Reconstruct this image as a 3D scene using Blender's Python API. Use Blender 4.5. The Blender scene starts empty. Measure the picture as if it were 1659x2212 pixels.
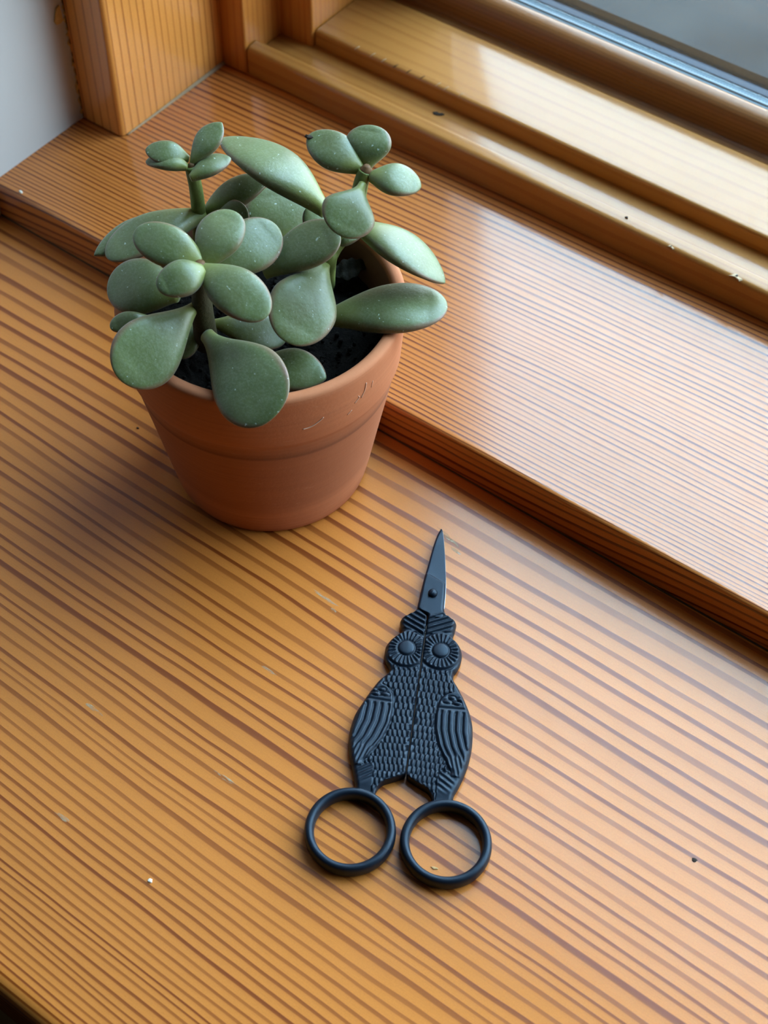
import bpy, bmesh, math, random
import numpy as np
from mathutils import Vector, Matrix

sc = bpy.context.scene
COL = sc.collection
random.seed(7)

# ------------------------------------------------------------------ camera
cam_d = bpy.data.cameras.new('camera')
cam = bpy.data.objects.new('camera', cam_d)
COL.objects.link(cam)
R_, D_, F_ = Vector((0.8074, 0.5897, 0.0178)), Vector((0.4782, -0.6365, -0.6052)), Vector((-0.3456, 0.4971, -0.7959))
M = Matrix(((R_.x, -D_.x, -F_.x, 0.1784), (R_.y, -D_.y, -F_.y, -0.1989), (R_.z, -D_.z, -F_.z, 0.3238), (0, 0, 0, 1)))
cam.matrix_world = M
cam_d.sensor_fit = 'VERTICAL'
cam_d.sensor_height = 24.0
cam_d.lens = 24.0 * 3110.9 / 2212.0
cam_d.clip_start = 0.01
cam_d.clip_end = 60
cam_d.dof.use_dof = True
cam_d.dof.focus_distance = 0.372
cam_d.dof.aperture_fstop = 14.0
sc.camera = cam

# ------------------------------------------------------------------ sky: an overcast day outside the window
world = bpy.data.worlds.new('overcast_sky')
sc.world = world
world.use_nodes = True
wn, wl = world.node_tree.nodes, world.node_tree.links
wn.clear()
w_out = wn.new('ShaderNodeOutputWorld')
w_bg = wn.new('ShaderNodeBackground')
w_tc = wn.new('ShaderNodeTexCoord')
w_sep = wn.new('ShaderNodeSeparateXYZ')
w_map = wn.new('ShaderNodeMapRange')
w_map.inputs['From Min'].default_value = 0.0
w_map.inputs['From Max'].default_value = 1.0
w_map.inputs['To Min'].default_value = 0.55
w_map.inputs['To Max'].default_value = 1.0
w_mul = wn.new('ShaderNodeMath'); w_mul.operation = 'MULTIPLY'
w_mul.inputs[1].default_value = 21.0
wl.new(w_tc.outputs['Generated'], w_sep.inputs[0])
wl.new(w_sep.outputs['Z'], w_map.inputs['Value'])
wl.new(w_map.outputs[0], w_mul.inputs[0])
wl.new(w_mul.outputs[0], w_bg.inputs['Strength'])
w_col = wn.new('ShaderNodeValToRGB')          # whiter near the horizon, bluer overhead
w_col.color_ramp.elements[0].color = (0.88, 0.94, 1.0, 1)
w_col.color_ramp.elements[1].color = (0.50, 0.74, 1.0, 1)
w_col.color_ramp.elements[1].position = 0.8
wl.new(w_sep.outputs['Z'], w_col.inputs['Fac'])
wl.new(w_col.outputs[0], w_bg.inputs['Color'])
wl.new(w_bg.outputs[0], w_out.inputs[0])

# the window opening as a portal for the sky's light (gives no light of its own)
pl = bpy.data.lights.new('window_portal', 'AREA')
pl.shape = 'RECTANGLE'; pl.size = 1.2; pl.size_y = 1.06
pl.cycles.is_portal = True
po = bpy.data.objects.new('window_portal', pl)
COL.objects.link(po)
po.location = (0.47, 0.262, 0.51)
po.rotation_euler = (math.radians(-90), 0, 0)

# ------------------------------------------------------------------ exposure
sc.view_settings.view_transform = 'Standard'
sc.view_settings.look = 'None'
sc.view_settings.gamma = 1.0
sc.view_settings.use_curve_mapping = False
sc.view_settings.exposure = -0.11
sc.cycles.use_denoising = True
sc.cycles.max_bounces = 10
sc.cycles.transparent_max_bounces = 16
sc.cycles.caustics_reflective = False
sc.cycles.sample_clamp_indirect = 6.0

# ------------------------------------------------------------------ object helpers
def link(name, me, mat=None, parent=None, smooth=True):
    if mat is not None and not me.materials: me.materials.append(mat)
    if smooth:
        for p in me.polygons: p.use_smooth = True
    o = bpy.data.objects.new(name, me)
    COL.objects.link(o)
    if parent is not None:
        o.parent = parent
        o.matrix_parent_inverse = parent_world(parent).inverted()
    return o
def parent_world(o):
    m = o.matrix_basis.copy()
    if o.parent: m = parent_world(o.parent) @ o.matrix_parent_inverse @ m
    return m
def empty(name, loc=(0, 0, 0), rz=0.0):
    o = bpy.data.objects.new(name, None)
    COL.objects.link(o); o.location = loc; o.rotation_euler = (0, 0, rz)
    o.empty_display_size = 0.01
    return o
def tag(o, label, cat, group=None, kind=None):
    o['label'] = label; o['category'] = cat
    if group: o['group'] = group
    if kind: o['kind'] = kind
    return o
def structure(o, label=None):
    o['kind'] = 'structure'
    if label: o['label'] = label
    return o
def pydata(name, v, f):
    me = bpy.data.meshes.new(name)
    me.from_pydata([tuple(map(float, q)) for q in v], [], f); me.update()
    return me
def auto_smooth(o, ang=35):
    me = o.data
    bm = bmesh.new(); bm.from_mesh(me)
    bmesh.ops.recalc_face_normals(bm, faces=bm.faces)
    for e in bm.edges:
        if len(e.link_faces) == 2 and e.calc_face_angle(0) > math.radians(ang): e.smooth = False
    bm.to_mesh(me); bm.free()
    return o
def prism(name, prof, a0, a1, mat, parent=None, axis='x', nseg=1, smooth=True):
    """closed profile extruded along an axis; for axis x the profile is (y,z), for z it is (x,y), for y it is (x,z)"""
    n = len(prof); v = []; f = []
    for i in range(nseg + 1):
        a = a0 + (a1 - a0) * i / nseg
        for (p, q) in prof:
            v.append({'x': (a, p, q), 'z': (p, q, a), 'y': (p, a, q)}[axis])
    for i in range(nseg):
        for j in range(n):
            k = (j + 1) % n
            f.append((i*n + j, i*n + k, (i+1)*n + k, (i+1)*n + j))
    f.append(tuple(range(n))); f.append(tuple(range(nseg*n, nseg*n + n)))
    o = link(name, pydata(name, v, f), mat, parent, smooth)
    return auto_smooth(o)
def rounded(pts, radii, seg=5):
    """round the corners of a closed 2-D polygon"""
    out = []; n = len(pts)
    for i in range(n):
        p, a, b = np.array(pts[i], float), np.array(pts[i-1], float), np.array(pts[(i+1) % n], float)
        r = radii[i] if hasattr(radii, '__len__') else radii
        if r <= 0: out.append(tuple(p)); continue
        u = (a - p) / np.linalg.norm(a - p); w = (b - p) / np.linalg.norm(b - p)
        for k in range(seg + 1):
            t = k / seg
            q = p + u*r*(1-t)**2 + w*r*t**2
            out.append(tuple(q))
    return out
def box_prof(x0, x1, y0, y1, r=0.001, seg=4):
    return rounded([(x0, y0), (x1, y0), (x1, y1), (x0, y1)], r, seg)
def lathe(name, prof, mat, parent=None, loc=(0, 0, 0), seg=128):
    v = []; f = []; n = len(prof)
    for i in range(seg):
        a = 2*math.pi*i/seg
        for (r, z) in prof: v.append((loc[0] + r*math.cos(a), loc[1] + r*math.sin(a), loc[2] + z))
    for i in range(seg):
        for j in range(n - 1):
            k = (i + 1) % seg
            f.append((i*n + j, k*n + j, k*n + j + 1, i*n + j + 1))
    return link(name, pydata(name, v, f), mat, parent)
def tube(name, pts, rad, mat, parent=None, seg=14, sub=6):
    P = [Vector(q) for q in pts]; C = []
    rr = rad if hasattr(rad, '__len__') else [rad]*len(P); RR = []
    for i in range(len(P) - 1):
        a, b, c, d = P[max(i-1, 0)], P[i], P[i+1], P[min(i+2, len(P)-1)]
        for k in range(sub):
            t = k/sub
            C.append(0.5*((2*b) + (c-a)*t + (2*a-5*b+4*c-d)*t*t + (3*b-a-3*c+d)*t**3))
            RR.append(rr[i] + (rr[i+1]-rr[i])*t)
    C.append(P[-1]); RR.append(rr[-1])
    v = []; f = []; up = Vector((0.3, 0.9, 0.2))
    for i, c in enumerate(C):
        t = (C[min(i+1, len(C)-1)] - C[max(i-1, 0)]).normalized()
        s = t.cross(up).normalized(); u = s.cross(t)
        for k in range(seg):
            a = 2*math.pi*k/seg
            v.append(c + (s*math.cos(a) + u*math.sin(a))*RR[i])
    for i in range(len(C) - 1):
        for k in range(seg):
            m = (k+1) % seg
            f.append((i*seg+k, i*seg+m, (i+1)*seg+m, (i+1)*seg+k))
    f.append(tuple(range(seg))[::-1]); f.append(tuple(range((len(C)-1)*seg, len(C)*seg)))
    return link(name, pydata(name, v, f), mat, parent)

# ------------------------------------------------------------------ node helpers
class NT:
    def __init__(s, name):
        s.mat = bpy.data.materials.new(name); s.mat.use_nodes = True
        s.t = s.mat.node_tree; s.t.nodes.clear()
        s.out = s.t.nodes.new('ShaderNodeOutputMaterial')
    def put(s, sock, val):
        if val is None: return
        if isinstance(val, bpy.types.NodeSocket): s.t.links.new(val, sock)
        else:
            if hasattr(sock.default_value, '__len__') and len(sock.default_value) == 4 and len(val) == 3: val = (*val, 1)
            sock.default_value = val
    def node(s, typ, ins=None, **kw):
        n = s.t.nodes.new(typ)
        for k, v in kw.items(): setattr(n, k, v)
        for k, v in (ins or {}).items(): s.put(n.inputs[k], v)
        return n
    def m(s, op, a, b=None, c=None, clamp=False):
        n = s.node('ShaderNodeMath', operation=op, use_clamp=clamp)
        s.put(n.inputs[0], a)
        if b is not None: s.put(n.inputs[1], b)
        if c is not None: s.put(n.inputs[2], c)
        return n.outputs[0]
    def xyz(s, x, y, z):
        n = s.node('ShaderNodeCombineXYZ'); s.put(n.inputs[0], x); s.put(n.inputs[1], y); s.put(n.inputs[2], z)
        return n.outputs[0]
    def noise(s, vec, scale=1.0, detail=2.0, rough=0.5, lac=2.0, dist=0.0):
        n = s.node('ShaderNodeTexNoise', {'Vector': vec, 'Scale': scale, 'Detail': detail, 'Roughness': rough, 'Lacunarity': lac, 'Distortion': dist})
        return n.outputs['Fac']
    def ramp(s, fac, stops, interp='LINEAR'):
        n = s.node('ShaderNodeValToRGB', {'Fac': fac}); cr = n.color_ramp; cr.interpolation = interp
        while len(cr.elements) < len(stops): cr.elements.new(0.5)
        for e, (p, c) in zip(cr.elements, stops):
            e.position = p; e.color = (c, c, c, 1) if not hasattr(c, '__len__') else (*c, 1)
        return n.outputs['Color']
    def mix(s, fac, a, b, blend='MIX'):
        n = s.node('ShaderNodeMix', data_type='RGBA', blend_type=blend)
        s.put(n.inputs[0], fac); s.put(n.inputs[6], a); s.put(n.inputs[7], b)
        return n.outputs[2]
    def maprange(s, v, a, b, c, d):
        n = s.node('ShaderNodeMapRange', {'Value': v, 'From Min': a, 'From Max': b, 'To Min': c, 'To Max': d})
        return n.outputs[0]
    def bump(s, h, strength=0.3, dist=0.001, normal=None):
        n = s.node('ShaderNodeBump', {'Height': h, 'Strength': strength, 'Distance': dist})
        if normal is not None: s.put(n.inputs['Normal'], normal)
        return n.outputs[0]
    def bsdf(s, **kw):
        n = s.node('ShaderNodeBsdfPrincipled')
        for k, v in kw.items(): s.put(n.inputs[k.replace('_', ' ')], v)
        s.t.links.new(n.outputs[0], s.out.inputs['Surface'])
        return n

def dot3(t, pos, vec):
    n = t.node('ShaderNodeVectorMath', operation='DOT_PRODUCT'); t.put(n.inputs[0], pos); n.inputs[1].default_value = vec
    return n.outputs['Value']

def wood(name, along, across, early, late, ring0=2.0, slope=0.0, v0=0.0, tilt=0.0, w1=1.6, w2=0.5, contrast=1.0, lw=0.3,
         coat=1.0, coat_rough=0.12, coat_ior=1.55, rough=0.5, seed=0.0, fibre=0.10, blotch=0.16, f1=(0.006, 0.028), bumps=0.15, curl=0.0, curl_u=0.0, dirt=None):
    """varnished softwood: dark latewood lines. Lengths in mm; ring spacing = ring0 + slope*(v-v0)"""
    t = NT(name)
    tc = t.node('ShaderNodeTexCoord').outputs['Object']
    mm = t.node('ShaderNodeVectorMath', operation='SCALE'); t.put(mm.inputs[0], tc); mm.inputs['Scale'].default_value = 1000.0
    pos = mm.outputs[0]
    u, v = dot3(t, pos, along), dot3(t, pos, across)
    n1 = t.noise(t.xyz(t.m('MULTIPLY', u, f1[0]), t.m('MULTIPLY', v, f1[1]), seed), 1.0, 1.0)
    n2 = t.noise(t.xyz(t.m('MULTIPLY', u, 0.03), t.m('MULTIPLY', v, 0.11), seed + 5.3), 1.0, 2.0)
    vv = t.m('ADD', v, t.m('MULTIPLY', t.m('SUBTRACT', n1, 0.5), w1*2))
    vv = t.m('ADD', vv, t.m('MULTIPLY', t.m('SUBTRACT', n2, 0.5), w2*2))
    vv = t.m('ADD', vv, t.m('MULTIPLY', u, tilt))
    if curl:
        d = t.m('SUBTRACT', u, curl_u)
        vv = t.m('ADD', vv, t.m('MULTIPLY', t.m('MULTIPLY', d, d), curl))
    if slope:
        s_ = t.m('MAXIMUM', t.m('ADD', ring0, t.m('MULTIPLY', t.m('SUBTRACT', vv, v0), slope)), 0.25)
        ph = t.m('MULTIPLY', t.m('LOGARITHM', s_, math.e), 1.0/slope)
    else:
        ph = t.m('DIVIDE', vv, ring0)
    ph = t.m('ADD', ph, 200.0)
    # uneven spacing: shift the phase by a slow 1-D noise
    ph = t.m('ADD', ph, t.m('MULTIPLY', t.noise(t.xyz(t.m('MULTIPLY', ph, 0.45), seed, 0.0), 1.0, 0.0), 1.1))
    fl, fr = t.m('FLOOR', ph), t.m('FRACT', ph)
    rn = t.node('ShaderNodeTexWhiteNoise', {'W': t.m('ADD', fl, seed)}, noise_dimensions='1D').outputs['Value']
    prof = t.ramp(fr, [(0.0, 0.0), (max(0.05, 0.93 - lw*1.9), 0.04), (0.93 - lw*1.08, 0.18), (0.93 - lw*0.86, 0.85), (0.93, 1.0), (0.97, 0.0)])
    k = t.m('MULTIPLY', prof, t.m('MULTIPLY', t.m('ADD', t.m('MULTIPLY', rn, 0.45), 0.65), contrast), clamp=True)
    col = t.mix(k, early, late)
    fb = t.noise(t.xyz(t.m('MULTIPLY', u, 0.16), t.m('MULTIPLY', v, 4.0), seed), 1.0, 3.0, 0.6)
    bl = t.noise(t.xyz(t.m('MULTIPLY', u, 0.012), t.m('MULTIPLY', v, 0.03), seed + 9), 1.0, 3.0)
    gn = t.m('ADD', t.m('ADD', t.m('MULTIPLY', t.m('SUBTRACT', fb, 0.5), fibre*2), t.m('MULTIPLY', t.m('SUBTRACT', bl, 0.5), blotch*2)), 1.0)
    sc_ = t.node('ShaderNodeVectorMath', operation='SCALE'); t.put(sc_.inputs[0], col); t.put(sc_.inputs['Scale'], gn)
    col = sc_.outputs[0]
    gr = t.noise(pos, 2.4, 2.0, 0.6)
    sg = t.node('ShaderNodeVectorMath', operation='SCALE'); t.put(sg.inputs[0], col); t.put(sg.inputs['Scale'], t.m('ADD', 1.0, t.m('MULTIPLY', t.m('SUBTRACT', gr, 0.5), 0.26)))
    col = sg.outputs[0]
    # short pores and flecks
    pr = t.noise(t.xyz(t.m('MULTIPLY', u, 0.5), t.m('MULTIPLY', v, 3.2), seed + 2), 1.0, 2.0, 0.7)
    col = t.mix(t.m('MULTIPLY', t.ramp(pr, [(0.0, 0.0), (0.66, 0.0), (0.76, 1.0)]), 0.22), col, late)
    sm = t.noise(pos, 0.05, 4.0, 0.7)
    rg = t.m('ADD', coat_rough, t.m('MULTIPLY', t.m('SUBTRACT', sm, 0.5), coat_rough*0.8))
    rg = t.m('ADD', rg, t.m('MULTIPLY', k, coat_rough*0.35))
    h = t.m('ADD', t.m('MULTIPLY', k, 0.55), t.m('MULTIPLY', fb, 0.5))
    nb = t.bump(h, bumps, 0.0002)
    t.bsdf(Base_Color=col, Roughness=rough, Specular_IOR_Level=0.12, Normal=nb, Coat_Weight=coat, Coat_Roughness=rg, Coat_IOR=coat_ior, Coat_Normal=t.bump(h, bumps*0.35, 0.0002))
    return t.mat

def plain(name, col, rough=0.6, spec=0.4, metal=0.0, noise_amt=0.1, nscale=60.0, bump=0.0, bdist=0.0005):
    t = NT(name)
    tc = t.node('ShaderNodeTexCoord').outputs['Object']
    n = t.noise(tc, nscale, 5.0, 0.6)
    c = t.mix(n, tuple(x*(1-noise_amt) for x in col), tuple(min(1, x*(1+noise_amt)) for x in col))
    kw = dict(Base_Color=c, Roughness=rough, Specular_IOR_Level=spec, Metallic=metal)
    if name == 'matte_black_coating': kw['Specular_Tint'] = (0.62, 0.80, 1.0)
    if bump: kw['Normal'] = t.bump(t.noise(tc, nscale*6, 4.0, 0.6), bump, bdist)
    t.bsdf(**kw)
    return t.mat

# ------------------------------------------------------------------ materials
WOOD_TABLE = wood('varnished_pine_shelf', (1, 0, 0), (0, 1, 0.6), (0.535, 0.172, 0.029), (0.190, 0.038, 0.0040), ring0=5.0, slope=0.0212, v0=0.0, w1=3.4, w2=0.55, lw=0.30, coat_rough=0.18, coat=0.68, coat_ior=1.5, seed=3.1, contrast=1.0, blotch=0.14, bumps=0.07)
WOOD_STEP = wood('varnished_pine_sill', (1, 0, 0), (0, 1, 0.45), (0.47, 0.152, 0.030), (0.120, 0.022, 0.006), ring0=1.35, slope=0.012, v0=27.0, tilt=-0.03, w1=3.0, w2=0.4, lw=0.29, coat_rough=0.12, coat=0.92, coat_ior=1.5, seed=11.7, contrast=1.05, bumps=0.08)
WOOD_POST = wood('varnished_fir_casing', (0, 0, 1), (0.8, 1, 0), (0.66, 0.268, 0.058), (0.34, 0.10, 0.018), ring0=3.1, w1=1.2, w2=0.2, lw=0.20, coat_rough=0.2, seed=21.0, contrast=0.8, bumps=0.08)
WOOD_STOP = wood('varnished_fir_stop', (0, 0, 1), (0.8, 1, 0), (0.48, 0.175, 0.032), (0.33, 0.10, 0.016), ring0=2.6, w1=1.2, w2=0.2, lw=0.3, coat_rough=0.2, seed=27.0, contrast=0.5, bumps=0.06)
WOOD_PALE = wood('varnished_fir_frame', (1, 0, 0), (0, 1, 0.9), (0.38, 0.160, 0.036), (0.25, 0.090, 0.016), ring0=4.2, coat_ior=1.5, w1=4.0, w2=0.5, lw=0.3, coat_rough=0.12, coat=0.72, seed=35.0, contrast=0.45, bumps=0.05, fibre=0.06)
WOOD_BEAD = wood('darkened_fir_glazing_bead', (1, 0, 0), (0, 1, 0.9), (0.26, 0.105, 0.030), (0.15, 0.050, 0.012), ring0=1.6, w1=1.5, w2=0.5, lw=0.4, coat_rough=0.22, coat=0.4, seed=41.0, contrast=0.5, bumps=0.1)
PLASTER = plain('painted_plaster', (0.43, 0.415, 0.41), 0.55, 0.4, noise_amt=0.03, nscale=30, bump=0.12, bdist=0.0006)
ROOM = plain('room_paint', (0.34, 0.25, 0.16), 0.8, 0.2, noise_amt=0.03, nscale=3)
FLOORM = plain('dark_floor', (0.10, 0.055, 0.03), 0.5, 0.4, noise_amt=0.2, nscale=8)
ALU = plain('bright_spacer_metal', (0.085, 0.150, 0.190), 0.45, 0.45, 0.0, noise_amt=0.03, nscale=200)
CLAD = plain('blue_grey_cladding', (0.016, 0.023, 0.036), 0.6, 0.12, 0.0, noise_amt=0.08, nscale=200)
RUBBER = plain('black_gasket', (0.0012, 0.0014, 0.0014), 0.9, 0.03, noise_amt=0.2, nscale=400)
BLACKHOLE = plain('perforation', (0.05, 0.07, 0.09), 0.7, 0.2)
GAP = plain('grimy_joint', (0.085, 0.050, 0.028), 0.9, 0.1, noise_amt=0.4, nscale=400)
CAULK = plain('dusty_caulk', (0.34, 0.25, 0.16), 0.9, 0.1, noise_amt=0.4, nscale=500, bump=0.3)

def glass_mat():
    t = NT('window_glass')
    ge = t.node('ShaderNodeNewGeometry')
    dp = t.node('ShaderNodeVectorMath', operation='DOT_PRODUCT'); t.put(dp.inputs[0], ge.outputs['Normal']); t.put(dp.inputs[1], ge.outputs['Incoming'])
    fr = t.m('ADD', 0.04, t.m('MULTIPLY', 0.96, t.m('POWER', t.m('SUBTRACT', 1.0, t.m('ABSOLUTE', dp.outputs['Value'])), 5.0)), clamp=True)
    tr = t.node('ShaderNodeBsdfTransparent', {'Color': (0.95, 0.975, 0.97, 1)})
    gl = t.node('ShaderNodeBsdfGlossy', {'Color': (1, 1, 1, 1), 'Roughness': 0.02})
    mx = t.node('ShaderNodeMixShader'); t.put(mx.inputs[0], fr)
    t.t.links.new(tr.outputs[0], mx.inputs[1]); t.t.links.new(gl.outputs[0], mx.inputs[2])
    tc = t.node('ShaderNodeTexCoord').outputs['Object']
    sp = t.ramp(t.noise(tc, 900.0, 2.0, 0.6), [(0.0, 0.0), (0.70, 0.0), (0.78, 1.0)])
    sm = t.noise(tc, 40.0, 4.0, 0.6)
    dust = t.m('ADD', t.m('MULTIPLY', sp, 0.12), t.m('MULTIPLY', sm, 0.010))
    df = t.node('ShaderNodeBsdfDiffuse', {'Color': (0.7, 0.72, 0.72, 1)})
    m2 = t.node('ShaderNodeMixShader'); t.put(m2.inputs[0], dust)
    t.t.links.new(mx.outputs[0], m2.inputs[1]); t.t.links.new(df.outputs[0], m2.inputs[2])
    t.t.links.new(m2.outputs[0], t.out.inputs['Surface'])
    return t.mat
GLASS = glass_mat()

def ground_mat():
    t = NT('wet_paving')
    tc = t.node('ShaderNodeTexCoord').outputs['Object']
    n = t.noise(tc, 2.2, 5.0, 0.6)
    c = t.ramp(n, [(0.25, (0.006, 0.007, 0.0075)), (0.5, (0.016, 0.0185, 0.020)), (0.75, (0.026, 0.029, 0.030))])
    t.bsdf(Base_Color=c, Roughness=0.9, Specular_IOR_Level=0.05)
    return t.mat
GROUND = ground_mat()

def terracotta():
    t = NT('terracotta')
    tc = t.node('ShaderNodeTexCoord').outputs['Object']
    sp = t.node('ShaderNodeSeparateXYZ'); t.put(sp.inputs[0], tc)
    z = t.m('MULTIPLY', sp.outputs['Z'], 1000.0)
    n = t.noise(tc, 45.0, 5.0, 0.6)
    ang = t.m('ARCTAN2', sp.outputs['Y'], sp.outputs['X'])
    band = t.noise(t.xyz(t.m('MULTIPLY', ang, 0.8), 0.0, t.m('MULTIPLY', z, 0.9)), 1.0, 4.0, 0.6)
    col = t.mix(n, (0.43, 0.140, 0.058), (0.53, 0.195, 0.088))
    col = t.mix(t.m('MULTIPLY', t.ramp(band, [(0.35, 0.0), (0.75, 1.0)]), 0.5), col, (0.33, 0.115, 0.055))
    # damp, darker belt in the middle of the body
    damp = t.m('MULTIPLY', t.maprange(t.m('ADD', z, t.m('MULTIPLY', n, 5.0)), 13.0, 17.0, 0.0, 1.0), t.maprange(z, 48.0, 45.0, 0.0, 1.0))
    col = t.mix(t.m('MULTIPLY', damp, 0.42), col, (0.25, 0.085, 0.042))
    # chalky scuffs, mostly along the turning lines
    sc1 = t.noise(t.xyz(t.m('MULTIPLY', ang, 5.0), 3.0, t.m('MULTIPLY', z, 0.55)), 1.0, 4.0, 0.7)
    col = t.mix(t.m('MULTIPLY', t.ramp(sc1, [(0.62, 0.0), (0.78, 1.0)]), 0.30), col, (0.62, 0.36, 0.24))
    # the inside wall is coloured dark brown, fading out at the rim
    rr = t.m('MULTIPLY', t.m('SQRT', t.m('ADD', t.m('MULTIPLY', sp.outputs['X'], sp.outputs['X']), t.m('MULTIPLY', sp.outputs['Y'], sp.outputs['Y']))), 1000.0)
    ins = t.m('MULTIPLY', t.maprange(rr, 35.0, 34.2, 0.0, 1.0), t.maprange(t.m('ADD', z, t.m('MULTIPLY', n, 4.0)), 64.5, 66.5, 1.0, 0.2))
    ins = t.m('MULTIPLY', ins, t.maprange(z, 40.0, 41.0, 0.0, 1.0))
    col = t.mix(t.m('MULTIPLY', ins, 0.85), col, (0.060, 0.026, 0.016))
    h = t.m('ADD', t.noise(tc, 900.0, 4.0, 0.7), t.m('MULTIPLY', band, 1.2))
    t.bsdf(Base_Color=col, Roughness=0.78, Specular_IOR_Level=0.25, Normal=t.bump(h, 0.25, 0.0002))
    return t.mat
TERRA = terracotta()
CHALK = plain('chalky_scratch', (0.62, 0.38, 0.27), 0.9, 0.1, noise_amt=0.2, nscale=600)

def soil_mat():
    t = NT('damp_potting_soil')
    tc = t.node('ShaderNodeTexCoord').outputs['Object']
    n = t.noise(tc, 700.0, 5.0, 0.7)
    c = t.ramp(n, [(0.3, (0.002, 0.0016, 0.0014)), (0.62, (0.008, 0.006, 0.0045)), (0.85, (0.03, 0.025, 0.02))])
    t.bsdf(Base_Color=c, Roughness=0.8, Specular_IOR_Level=0.12, Normal=t.bump(n, 0.8, 0.001))
    return t.mat
SOIL = soil_mat()

def leaf_mat():
    t = NT('jade_leaf')
    uv = t.node('ShaderNodeUVMap', uv_map='leaf').outputs[0]
    sp = t.node('ShaderNodeSeparateXYZ'); t.put(sp.inputs[0], uv)
    e, l = sp.outputs['X'], sp.outputs['Y']          # e: 0 middle .. 1 margin ; l: 0 base .. 1 tip
    tc = t.node('ShaderNodeTexCoord').outputs['Object']
    rnd = t.node('ShaderNodeObjectInfo').outputs['Random']
    n = t.noise(tc, 110.0, 4.0, 0.6)
    fine = t.noise(tc, 1500.0, 3.0, 0.7)
    c = t.mix(t.m('ADD', t.m('MULTIPLY', t.m('SUBTRACT', n, 0.25), 1.3), t.m('MULTIPLY', rnd, 0.35), clamp=True), (0.066, 0.090, 0.018), (0.150, 0.186, 0.068))
    c = t.mix(t.m('MULTIPLY', t.ramp(fine, [(0.45, 0.0), (0.8, 1.0)]), 0.5), c, (0.24, 0.29, 0.19))
    c = t.mix(t.m('MULTIPLY', t.ramp(t.noise(tc, 75.0, 2.0, 0.5), [(0.45, 0.0), (0.7, 1.0)]), 0.5), c, (0.095, 0.095, 0.030))
    # yellowish petiole
    c = t.mix(t.maprange(l, 0.0, 0.32, 0.75, 0.0), c, (0.23, 0.24, 0.040))
    # bronze-red margin
    mg = t.m('MULTIPLY', t.ramp(e, [(0.82, 0.0), (0.96, 1.0)]), t.m('MULTIPLY', t.maprange(l, 0.25, 0.8, 0.15, 1.0), t.maprange(n, 0.3, 0.65, 0.35, 0.95)))
    c = t.mix(mg, c, (0.19, 0.085, 0.055))
    # white calcium dots
    dots = t.ramp(t.noise(tc, 1100.0, 1.0, 0.4), [(0.74, 0.0), (0.78, 1.0)])
    c = t.mix(t.m('MULTIPLY', dots, 0.6), c, (0.55, 0.65, 0.58))
    h = t.m('ADD', t.m('MULTIPLY', fine, 0.4), t.noise(tc, 330.0, 3.0, 0.5))
    t.bsdf(Base_Color=c, Roughness=0.40, Specular_IOR_Level=0.6, Normal=t.bump(h, 0.16, 0.0006),
           Subsurface_Weight=0.12, Subsurface_Radius=(0.4, 1.0, 0.3), Subsurface_Scale=0.0015, Sheen_Weight=0.15, Sheen_Roughness=0.5)
    return t.mat
LEAF = leaf_mat()
STEM_GREEN = plain('green_stem', (0.17, 0.21, 0.055), 0.5, 0.4, noise_amt=0.35, nscale=160, bump=0.3)
STEM_BROWN = plain('brown_green_stem', (0.055, 0.045, 0.020), 0.6, 0.35, noise_amt=0.5, nscale=200, bump=0.4)
BUD = plain('bronze_bud', (0.17, 0.085, 0.035), 0.6, 0.3, noise_amt=0.4, nscale=500)
DRY = plain('dry_leaf', (0.020, 0.017, 0.012), 0.9, 0.2, noise_amt=0.6, nscale=300, bump=0.5)
BLACK = plain('matte_black_coating', (0.0040, 0.0065, 0.0120), 0.43, 0.32, noise_amt=0.15, nscale=300, bump=0.05, bdist=0.0001)
STEEL = plain('bare_ground_steel', (0.40, 0.41, 0.42), 0.4, 0.5, 1.0)

# ================================================================== the place
XW, XP, XJ, XS = -0.1371, -0.1190, -0.1085, -0.0945     # wall, casing, first stop, second stop
YS, H = 0.0271, 0.0140                                  # raised sill: front edge, height
XR, ZT = 1.10, 1.05                                     # right end and head of the opening

# lower board (the deep shelf the pot stands on)
prism('trim_1', rounded([(-0.158, -0.026), (0.040, -0.026), (0.040, 0.0), (-0.158, 0.0)], [0.006, 0, 0, 0.005]), XW - 0.02, XR + 0.02, WOOD_TABLE)
structure(bpy.data.objects['trim_1'], 'deep varnished pine window shelf with wide dark grain under the pot and scissors')
# raised sill board
o = prism('trim_2', rounded([(YS, 0.0002), (0.215, 0.0002), (0.215, H), (YS, H)], [0, 0, 0, 0.0016]), XW - 0.004, XR + 0.01, WOOD_STEP)
structure(o, 'raised varnished sill board with fine dark grain lines behind the pot')
# grimy joint along the foot of the raised board
o = prism('trim_3', [(YS - 0.00035, 0.00005), (YS + 0.001, 0.00005), (YS + 0.001, 0.0005), (YS - 0.0001, 0.0005)], XW, XR, GAP)
structure(o, 'dark grimy joint between shelf and raised sill board')

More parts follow.
